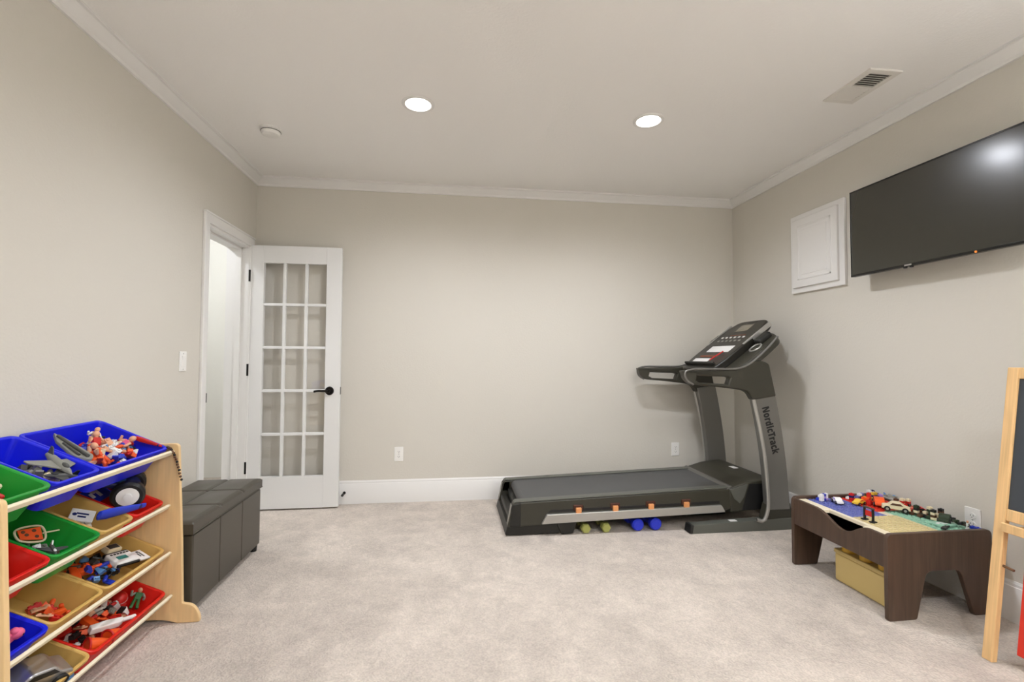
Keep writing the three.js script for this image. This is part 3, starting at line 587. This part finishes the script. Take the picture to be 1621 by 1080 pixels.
    lp(t, 'ridge', join(rod(V(-.08, .008, -.006), V(.095, .010, .0), .006, 8), rod(V(-.02, .008, .012), V(.08, .009, .02), .004, 8)), M.darkGrey);
  },
};
const TILT = 24 * Math.PI / 180;
function toy(name, label, category, kind, pos, turn, args = [], tilt = -TILT, lean = 0, group) {
  if (tilt !== 0) pos = [pos[0] + .006, pos[1] + .016, pos[2]];
  const t = thing(name, label, category, pos, group);
  t.quaternion.setFromAxisAngle(V(0, 0, 1), tilt).multiply(new THREE.Quaternion().setFromEuler(new THREE.Euler(lean, turn, 0, 'YXZ')));
  TOY[kind](t, ...args);
  return t;
}

// ------------------------------------------------------------------ toy storage rack with tilted bins
const TIER = { 1: [.313, .772], 2: [.303, .534], 3: [.312, .326], 4: [.322, .139] };
const RZ0 = 1.68, RZ1 = 2.505;
{
  const t = thing('toy_rack', 'light maple toy storage rack with four tiers of tilted bins by the left wall', 'toy rack', [.2, 0, 2.09]);
  const side = poly([[.022, 0, .008], [.022, .788, .02], [.346, .788, .02], [.368, .36, 0], [.378, .085, .004], [.425, .075, .03], [.45, .030, .03], [.452, 0, .008], [.36, 0], [.30, .018, .05], [.12, .018, .04], [.07, 0]]);
  const a = wp(t, 'side_panel', uvBox(ex(side, RZ0 - .018, RZ0, .0025, 8)), M.maple);
  const b = wp(t, 'side_panel', uvBox(ex(side, RZ1, RZ1 + .018, .0025, 8)), M.maple);
  for (const k of [1, 2, 3, 4]) {
    const [x, y] = TIER[k];
    wp(t, 'rail', cb(.022, .012, RZ1 - RZ0 + .004, 0, 0, 0, .003).rotateZ(.95).translate(x + .008, y - .022, (RZ0 + RZ1) / 2), M.cream);
    wp(t, 'rail', rod(V(x - .236, y - .040, RZ0 - .002), V(x - .236, y - .040, RZ1 + .002), .008, 12), M.cream);
  }
}
function binGeo(w, d, h) {                       // w along z, d along x; rim at y=0
  const loop = (W, D, y, r) => { const p = []; for (let c = 0; c < 4; c++) for (let i = 0; i <= 5; i++) { const a = c * Math.PI / 2 + i / 5 * Math.PI / 2, sx = [1, -1, -1, 1][c], sz = [1, 1, -1, -1][c]; p.push([sx * (D / 2 - r) + r * Math.cos(a), y, sz * (W / 2 - r) + r * Math.sin(a)]); } return p; };
  const tp = .05, loops = [loop(w - tp, d - tp * 1.2, -h, .02), loop(w - .020, d - .020, -.014, .024), loop(w - .001, d, -.013, .026), loop(w, d, -.002, .026), loop(w - .004, d - .004, 0, .025), loop(w - .018, d - .018, -.001, .022), loop(w - .024, d - .024, -.004, .020), loop(w - tp - .006, d - tp * 1.2 - .006, -h + .004, .018)];
  const pos = [], idx = [], n = loops[0].length; loops.forEach(l => l.forEach(p => pos.push(...p)));
  for (let k = 0; k < loops.length - 1; k++) for (let i = 0; i < n; i++) { const a = k * n + i, b = k * n + (i + 1) % n; idx.push(a, a + n, b, b, a + n, b + n); }
  const c0 = pos.length / 3; pos.push(0, -h, 0); for (let i = 0; i < n; i++) idx.push(c0, i, (i + 1) % n);
  const c1 = pos.length / 3; pos.push(0, -h + .004, 0); const o = (loops.length - 1) * n; for (let i = 0; i < n; i++) idx.push(c1, o + (i + 1) % n, o + i);
  const g = new THREE.BufferGeometry(); g.setAttribute('position', new THREE.Float32BufferAttribute(pos, 3)); g.setIndex(idx); g.computeVertexNormals(); return crease(g, .5);
}
const BD = .315;
function bin(tier, z0, z1, m, label, h = .115) {
  const [xf, yf] = TIER[tier], cx = xf - BD / 2 * Math.cos(TILT), cy = yf + BD / 2 * Math.sin(TILT);
  const t = thing('storage_bin', label, 'bin', [cx, cy, (z0 + z1) / 2], 'tilted bins in the toy rack'); t.rotation.z = -TILT;
  lp(t, 'tub', binGeo(z1 - z0 - .004, BD, h), m);
}
bin(1, 1.683, 2.092, M.binBlue, 'wide blue bin on the top tier nearest the ottoman');
bin(1, 2.092, 2.300, M.binBlue, 'narrow blue bin in the middle of the top tier');
bin(1, 2.300, 2.503, M.binGreen, 'green bin at the near end of the top tier');
bin(2, 1.683, 1.884, M.binRed, 'red bin on the second tier under the wheeled racer');
bin(2, 1.884, 2.062, M.binTan, 'tan bin on the second tier holding the blue bat');
bin(2, 2.062, 2.278, M.binGreen, 'green bin on the second tier holding the orange sail');
bin(2, 2.278, 2.503, M.binRed, 'red bin at the near end of the second tier');
bin(3, 1.683, 2.052, M.binTan, 'wide tan bin on the third tier holding the white robot');
bin(3, 2.052, 2.288, M.binTan, 'narrow tan bin in the middle of the third tier');
bin(3, 2.288, 2.503, M.binBlue, 'blue bin with pink pony at the near end of the third tier');
bin(4, 1.683, 2.122, M.binRed, 'wide red bin on the bottom tier nearest the ottoman', .105);
bin(4, 2.122, 2.503, M.binTan, 'wide tan bin with silver car on the bottom tier', .105);

// loose bricks heaped in the bins: each one an object of its own
const inBin = (tier, v, z, dn) => V(TIER[tier][0] - v * Math.cos(TILT) - dn * Math.sin(TILT), TIER[tier][1] + v * Math.sin(TILT) - dn * Math.cos(TILT), z);
const brickShapes = [
  join(cb(.030, .012, .016, 0, 0, 0, .001), cyl(.0045, .0045, .004, 8).translate(-.007, .0075, 0), cyl(.0045, .0045, .004, 8).translate(.007, .0075, 0)),
  join(cb(.016, .012, .016, 0, 0, 0, .001), cyl(.0045, .0045, .004, 8).translate(0, .0075, 0)),
  join(cb(.038, .005, .016, 0, 0, 0, .001), cyl(.0045, .0045, .003, 8).translate(-.011, .004, 0), cyl(.0045, .0045, .003, 8).translate(.011, .004, 0)),
  plain(new THREE.CapsuleGeometry(.006, .022, 3, 8).rotateZ(Math.PI / 2)),
  plain(ex(poly([[-.012, -.008], [.012, -.008], [.012, .0], [-.012, .010]]), -.008, .008, .001)),
];
const shapeName = ['long', 'square', 'flat', 'rounded', 'sloped'];
const colourName = { skin: 'peach', creamToy: 'cream', darkGrey: 'dark grey', sky: 'pale blue', navy: 'navy' };
function heap(where, tier, v, z, sv, sz, H, n, cols, dn = .106) {
  for (let i = 0; i < n; i++) {
    const layer = i % 3 === 2 ? 1 : 0, r = Math.sqrt((i + .5) / n), a = i * 2.399963, du = Math.cos(a) * r, dz = Math.sin(a) * r, c = cols[Math.floor(rnd() * cols.length)];
    const depth = dn - H * (1 - .55 * r * r) + layer * .020 + rr(-.006, .006);
    const k = Math.floor(rnd() * 5), o = mesh('toy_brick', brickShapes[k], M[c], scene); o.scale.setScalar(1.25);
    o.position.copy(inBin(tier, v + du * sv, z + dz * sz, depth)); o.rotation.set(rr(-.8, .8), rr(0, 6.28), rr(-.8, .8));
    o.userData = { label: `small ${shapeName[k]} ${colourName[c] ?? c} toy brick heaped in the ${where}`, category: 'toy brick', group: 'loose bricks in the ' + where };
  }
}
heap('wide blue top bin', 1, .145, 1.842, .090, .128, .090, 66, ['skin', 'red', 'orange', 'white', 'creamToy', 'blue', 'skin', 'orange']);
heap('narrow blue top bin', 1, .130, 2.195, .080, .060, .066, 26, ['darkGrey', 'grey', 'black', 'creamToy', 'grey', 'red']);
heap('green top bin', 1, .135, 2.390, .065, .062, .072, 26, ['orange', 'orange', 'red', 'skin']);
heap('red bin under the racer', 2, .150, 1.785, .085, .055, .050, 16, ['grey', 'creamToy', 'red', 'darkGrey']);
heap('tan second-tier bin', 2, .150, 1.970, .080, .045, .052, 16, ['white', 'creamToy', 'white', 'grey']);
heap('green second-tier bin', 2, .110, 2.175, .050, .060, .050, 14, ['grey', 'white', 'darkGrey', 'brown']);
heap('near red second-tier bin', 2, .150, 2.425, .070, .045, .060, 12, ['black', 'white', 'grey']);
heap('wide tan third-tier bin', 3, .150, 1.890, .085, .115, .078, 42, ['black', 'blue', 'darkGrey', 'orange', 'black', 'orange', 'sky']);
heap('narrow tan third-tier bin', 3, .105, 2.140, .055, .050, .052, 14, ['orange', 'orange', 'red', 'skin']);
heap('blue third-tier bin', 3, .135, 2.395, .070, .060, .066, 18, ['pink', 'lilac', 'pink', 'navy']);
heap('wide red bottom bin', 4, .140, 1.900, .085, .145, .076, 62, ['red', 'white', 'grey', 'orange', 'red', 'black', 'skin'], .096);
heap('wide tan bottom bin', 4, .140, 2.300, .080, .110, .060, 34, ['black', 'darkGrey', 'teal', 'grey', 'navy', 'red'], .096);
// toys: top tier
toy('toy_wing', 'long grey toy wing lying across the two blue top bins', 'toy', 'wing', [.150, .826, 2.030], -.35, [], -TILT, .0);
toy('toy_plane', 'grey toy plane lying in the narrow blue top bin', 'toy', 'plane', [.205, .790, 2.150], 1.25, ['grey', 'darkGrey', .72], -TILT, .1);
toy('toy_spaceship', 'dark grey toy spaceship at the front of the narrow blue top bin', 'toy', 'plane', [.236, .757, 2.185], -.6, ['darkGrey', 'black', .5]);
toy('toy_house', 'small white and cream block toy in the narrow blue top bin', 'toy', 'card', [.125, .775, 2.150], .4, ['white', 'black', .05, .045], .25, .5);
toy('toy_ball', 'shiny pink toy ball in the narrow blue top bin', 'toy ball', 'ball', [.150, .768, 2.105], 0, ['pink', .020]);
toy('toy_figure', 'cream toy figure standing at the back of the wide blue top bin', 'toy figure', 'figure', [.085, .795, 1.835], .6, ['creamToy', 'white', .85], -TILT, -.3);
toy('toy_figure', 'white and black toy figure at the back of the wide blue top bin', 'toy figure', 'figure', [.105, .780, 1.790], 2.2, ['white', 'black', .9], -TILT, -.8);
toy('toy_figure', 'red and pink toy figure lying in the middle of the wide blue top bin', 'toy figure', 'figure', [.130, .762, 1.865], 1.1, ['red', 'skin', 1.1], -TILT, -.7);
toy('toy_figure', 'pale pink toy figure leaning in the wide blue top bin', 'toy figure', 'figure', [.150, .760, 1.815], -.5, ['pink', 'skin', 1.1], -TILT, -.7);
toy('toy_figure', 'orange toy figure at the front of the wide blue top bin', 'toy figure', 'figure', [.205, .735, 1.915], 1.8, ['orange', 'skin', 1.1], -TILT, -.9);
toy('toy_figure', 'blue toy figure lying at the front of the wide blue top bin', 'toy figure', 'figure', [.205, .735, 1.850], 1.3, ['blue', 'sky', 1.1], -TILT, -1.1);
toy('toy_ring', 'red toy ring with white clasp at the back of the wide blue top bin', 'toy', 'ring', [.150, .775, 1.735], .3, ['red', .022, .009]);
toy('toy_car', 'black toy car beside the red ring in the wide blue top bin', 'toy car', 'car', [.172, .762, 1.752], .8, ['black', 'sky', .06]);
toy('toy_sword', 'thin red toy sword along the far edge of the wide blue top bin', 'toy', 'bat', [.235, .778, 1.722], .2, ['red', .11]);
toy('toy_ring', 'cream toy ring in the green top bin', 'toy', 'ring', [.175, .755, 2.385], 1.2, ['creamToy', .024, .010]);
// necklace over the far panel
{
  const t = thing('bead_necklace', 'dark brown bead necklace hanging over the far rack panel', 'necklace', [.33, .77, 1.69]);
  for (let i = 0; i < 16; i++) { const u = i / 15; lp(t, 'bead', new THREE.SphereGeometry(.0055, 10, 8).translate(-.022 + .060 * Math.pow(u, .8), .006 - .145 * Math.pow(u, 1.25) + .012 * Math.sin(u * 3.1), .004 + .002 * Math.sin(i * 2)), i % 3 ? M.brown : M.black); }
}
// second tier
toy('toy_racer', 'blue and black racer with a big white hub wheel on the second tier', 'toy car', 'buggy', [.188, .556, 1.795], .55).scale.setScalar(1.45);
toy('toy_packet', 'flat blue toy packet with white print behind the racer', 'toy', 'card', [.085, .585, 1.800], .1, ['blue', 'white', .07, .15], -.75);
toy('toy_dart', 'white toy card with a black swirl in the tan second-tier bin', 'toy', 'card', [.140, .545, 1.945], .5, ['white', 'navy', .075, .06], -TILT, .3);
toy('toy_bat', 'blue toy bat resting across the tan second-tier bin', 'toy bat', 'bat', [.262, .545, 1.918], 1.31, ['blue', .21], -TILT);
toy('toy_sail', 'orange toy sail in a cream frame with a pole in the green second-tier bin', 'toy', 'sail', [.120, .550, 2.150], 1.0, [], -TILT, .35);
toy('toy_plane', 'small dark grey toy plane at the front of the green second-tier bin', 'toy', 'plane', [.222, .512, 2.185], .9, ['darkGrey', 'white', .35]);
toy('toy_car', 'black and white toy car in the red near bin of the second tier', 'toy car', 'car', [.175, .510, 2.37], 1.5, ['white', 'black', .09]);
// third tier
toy('toy_robot', 'white toy robot with dark keys in the wide tan third-tier bin', 'toy robot', 'robot', [.200, .315, 1.815], -.35);
toy('toy_phone', 'white toy phone beside the robot in the wide tan third-tier bin', 'toy', 'card', [.232, .308, 1.745], -.3, ['white', 'darkGrey', .065, .045]);
toy('toy_blaster', 'orange toy blaster at the left of the wide tan third-tier bin', 'toy blaster', 'blaster', [.165, .310, 1.965], -.7, ['orange', 'orange', 'orange', 1.15]);
toy('toy_spikes', 'black and blue toy creature in the wide tan third-tier bin', 'toy', 'spikes', [.160, .305, 1.890], .4, ['black', 'blue', 9]);
toy('toy_spikes', 'black and sky blue toy pieces beside the robot', 'toy', 'spikes', [.185, .290, 1.865], 1.4, ['black', 'sky', 7]);
toy('toy_pony', 'pink toy pony in the blue third-tier bin', 'toy pony', 'pony', [.210, .270, 2.385], 1.2, ['pink', 'pink']);
toy('toy_ring', 'lilac toy ring in the blue third-tier bin', 'toy', 'ring', [.225, .275, 2.448], .2, ['lilac', .024, .010]);
// bottom tier
toy('toy_ball', 'red toy ball at the back of the red bottom bin', 'toy ball', 'ball', [.160, .118, 1.765], 0, ['red', .028]);
toy('toy_ball', 'small red toy ball beside the black pieces in the red bottom bin', 'toy ball', 'ball', [.140, .122, 1.825], 0, ['red', .022]);
toy('toy_spikes', 'black toy creature in the middle of the red bottom bin', 'toy', 'spikes', [.145, .125, 1.865], .2, ['black', 'darkGrey', 8]);
toy('toy_blaster', 'white toy blaster with orange grip across the red bottom bin', 'toy blaster', 'blaster', [.215, .128, 1.930], 1.1, ['white', 'white', 'orange', 1.2]);
toy('toy_cone', 'orange toy cone at the near front of the red bottom bin', 'toy', 'cone', [.262, .085, 2.030], .9, ['orange', .075]);
toy('toy_cone', 'orange toy cone beside the white blaster in the red bottom bin', 'toy', 'cone', [.270, .080, 1.960], 1.3, ['orange', .06]);
toy('toy_figure', 'green and grey toy figure at the far end of the red bottom bin', 'toy figure', 'figure', [.215, .090, 1.752], .4, ['green', 'grey', 1], -TILT, -.9);
toy('toy_car', 'long silver toy car with black windows in the tan bottom bin', 'toy car', 'car', [.230, .122, 2.285], 1.15, ['silver', 'black', .20]);
toy('toy_car', 'black toy car behind the silver car in the tan bottom bin', 'toy car', 'car', [.140, .130, 2.235], 1.4, ['black', 'teal', .13]);
toy('toy_hoop', 'grey blue toy hoop at the front of the tan bottom bin', 'toy', 'ring', [.262, .080, 2.205], 1.0, ['sky', .024, .012]);

// toys on the play table
const PT = .375;
const flatToy = (name, label, category, kind, pos, turn, args, lean = 0) => toy(name, label, category, kind, pos, turn, args, 0, lean);
{
  const t = thing('toy_gate', 'small black toy gate with a red panel on the near edge of the play table', 'toy gate', [3.625, .3735, 1.842]);
  for (const z of [-.024, .024]) lp(t, 'post', join(cb(.008, .066, .008, 0, .033, z), cb(.03, .006, .02, 0, .003, z, .002)), M.black);
  lp(t, 'panel', cb(.005, .026, .036, 0, .038, 0), M.red); lp(t, 'beam', cb(.009, .006, .060, 0, .066, 0), M.darkGrey);
}
flatToy('toy_plane', 'grey toy plane at the back edge of the play table', 'toy', 'plane', [4.0, .415, 1.60], .7, ['grey', 'sky', .35]);
flatToy('toy_model', 'mixed colour brick model along the far end of the play table', 'toy model', 'build', [3.86, PT, 1.51], 0.24, [['periwinkle', 'white', 'red', 'navy'], 4, 3, 3]);
flatToy('toy_model', 'white and purple brick model in the far left corner of the play table', 'toy model', 'build', [3.66, PT, 1.50], 0.33, [['white', 'lilac', 'blue', 'white'], 3, 2, 3]);
flatToy('toy_model', 'yellow and grey brick tower at the back of the play table', 'toy model', 'build', [3.98, PT, 1.535], 0.24, [['yellow', 'grey', 'navy', 'black'], 2, 3, 3]);
flatToy('toy_car', 'orange toy truck in the middle of the play table', 'toy car', 'car', [3.90, PT, 1.625], .9, ['orange', 'brown', .11]);
flatToy('toy_car', 'yellow and red toy car at the edge of the blue plate', 'toy car', 'car', [3.80, PT, 1.600], .3, ['yellow', 'red', .075]);
flatToy('toy_train', 'tan toy train carriage beside the green plate', 'toy train', 'car', [3.90, PT, 1.725], -.75, ['creamToy', 'brown', .12]);
flatToy('toy_model', 'red and black brick model along the back wall edge of the play table', 'toy model', 'build', [4.0, PT, 1.72], 0.52, [['red', 'black', 'red', 'skin'], 2, 3, 3]);
flatToy('toy_car', 'red toy car with black roof at the back of the play table', 'toy car', 'car', [3.985, PT, 1.775], -.5, ['red', 'black', .085]);
flatToy('toy_fort', 'dark green toy fort of bricks on the mint plate', 'toy fort', 'build', [3.985, PT, 1.835], .2, [['darkGreen', 'black', 'darkGreen', 'brown', 'creamToy'], 4, 6, 4]);
flatToy('toy_tank', 'dark green toy tank beside the fort on the mint plate', 'toy car', 'car', [3.985, PT, 1.905], .6, ['darkGreen', 'black', .10]);
flatToy('toy_spikes', 'dark toy tree pieces at the near end of the mint plate', 'toy', 'spikes', [3.99, PT, 1.965], 0, ['darkGreen', 'black', 6]);
flatToy('toy_plank', 'flat black toy plank lying on the mint plate', 'toy', 'card', [3.905, PT, 1.975], .5, ['black', 'darkGrey', .075, .02]);
flatToy('toy_plate', 'pale mint flat plate on the near end of the play table', 'toy', 'card', [3.935, PT, 1.935], .1, ['mint', 'white', .09, .07]);
flatToy('toy_model', 'red and yellow brick model in the middle of the play table', 'toy model', 'build', [3.875, PT, 1.575], .5, [['red', 'yellow', 'orange', 'red'], 4, 3, 4]);
flatToy('toy_model', 'purple and white brick model at the far back corner of the play table', 'toy model', 'build', [4.005, PT, 1.485], -.2, [['lilac', 'white', 'navy', 'yellow'], 3, 4, 4]);
flatToy('toy_model', 'brown and cream brick model against the wall side of the play table', 'toy model', 'build', [4.0, PT, 1.655], .3, [['brown', 'creamToy', 'red', 'darkGrey'], 3, 5, 4]);
flatToy('toy_model', 'black and cream brick model between the red car and the fort', 'toy model', 'build', [3.955, PT, 1.800], .1, [['black', 'creamToy', 'brown'], 3, 3, 3]);
flatToy('toy_car', 'white toy car on the far edge of the blue plate', 'toy car', 'car', [3.70, PT, 1.565], 1.2, ['white', 'lilac', .08]);
flatToy('toy_figure', 'tiny white toy figure near the end panel of the play table', 'toy figure', 'figure', [3.99, PT, 2.005], -1.6, ['white', 'darkGrey', .45]);
flatToy('toy_model', 'blue brick pair in the near right corner of the play table', 'toy model', 'build', [4.025, PT, 2.012], 0.14, [['blue', 'navy'], 1, 2, 1]);

// ------------------------------------------------------------------ easel
{
  const t = thing('easel', 'wooden standing easel with a dark chalkboard at the right edge', 'easel', [3.80, 0, 2.62]);
  const Z0 = 2.318, Z1 = 2.95, slope = .142, y1 = 1.150;
  const lean = (x0, y0, ya, z0, z1, th, s) => { const g = B(0, th, 0, ya - y0, z0, z1, .003); const p = g.attributes.position; for (let i = 0; i < p.count; i++) p.setX(i, p.getX(i) + s * p.getY(i)); g.translate(x0, y0, 0); g.computeVertexNormals(); return uvBox(g); };
  const xl = y => 3.650 + slope * y;
  for (const z of [Z0, Z1 - .038]) wp(t, 'front_leg', lean(xl(0), 0, y1, z, z + .038, .024, slope), M.pine);
  for (const z of [Z0 + .04, Z1 - .078]) wp(t, 'rear_leg', lean(3.985, 0, y1 - .03, z, z + .036, .022, -.120), M.pine);
  wp(t, 'chalkboard', lean(xl(.59) + .010, .59, 1.12, Z0 + .036, Z1 - .036, .008, slope), M.chalkboard);
  for (const y of [.545, 1.105]) wp(t, 'cross_rail', lean(xl(y) + .004, y, y + .045, Z0 + .036, Z1 - .036, .018, slope), M.pine);
  wp(t, 'tray', uvBox(B(xl(.5) - .012, xl(.5) + .085, .505, .520, Z0 + .040, Z1 - .040, .003)), M.pine);
  wp(t, 'tray_lip', uvBox(B(xl(.5) - .016, xl(.5) - .004, .505, .540, Z0 + .040, Z1 - .040, .003)), M.pine);
  wp(t, 'red_panel', lean(xl(.06) + .030, .06, .475, Z0 + .092, Z1 - .09, .010, slope), M.redPanel, t, 'red panel under the tray');
  wp(t, 'peg', rod(V(xl(.37) + .012, .370, Z0 + .034), V(xl(.37) + .012, .366, Z0 + .074), .005, 10), M.mapleDark);
  wp(t, 'top_hinge', B(xl(y1) + .004, xl(y1) + .06, y1 - .045, y1 - .03, Z0 + .036, Z0 + .044), M.steel);
}

scene.traverse(o => { if (o.isMesh) o.castShadow = o.receiveShadow = true; });
renderer.render(scene, camera);
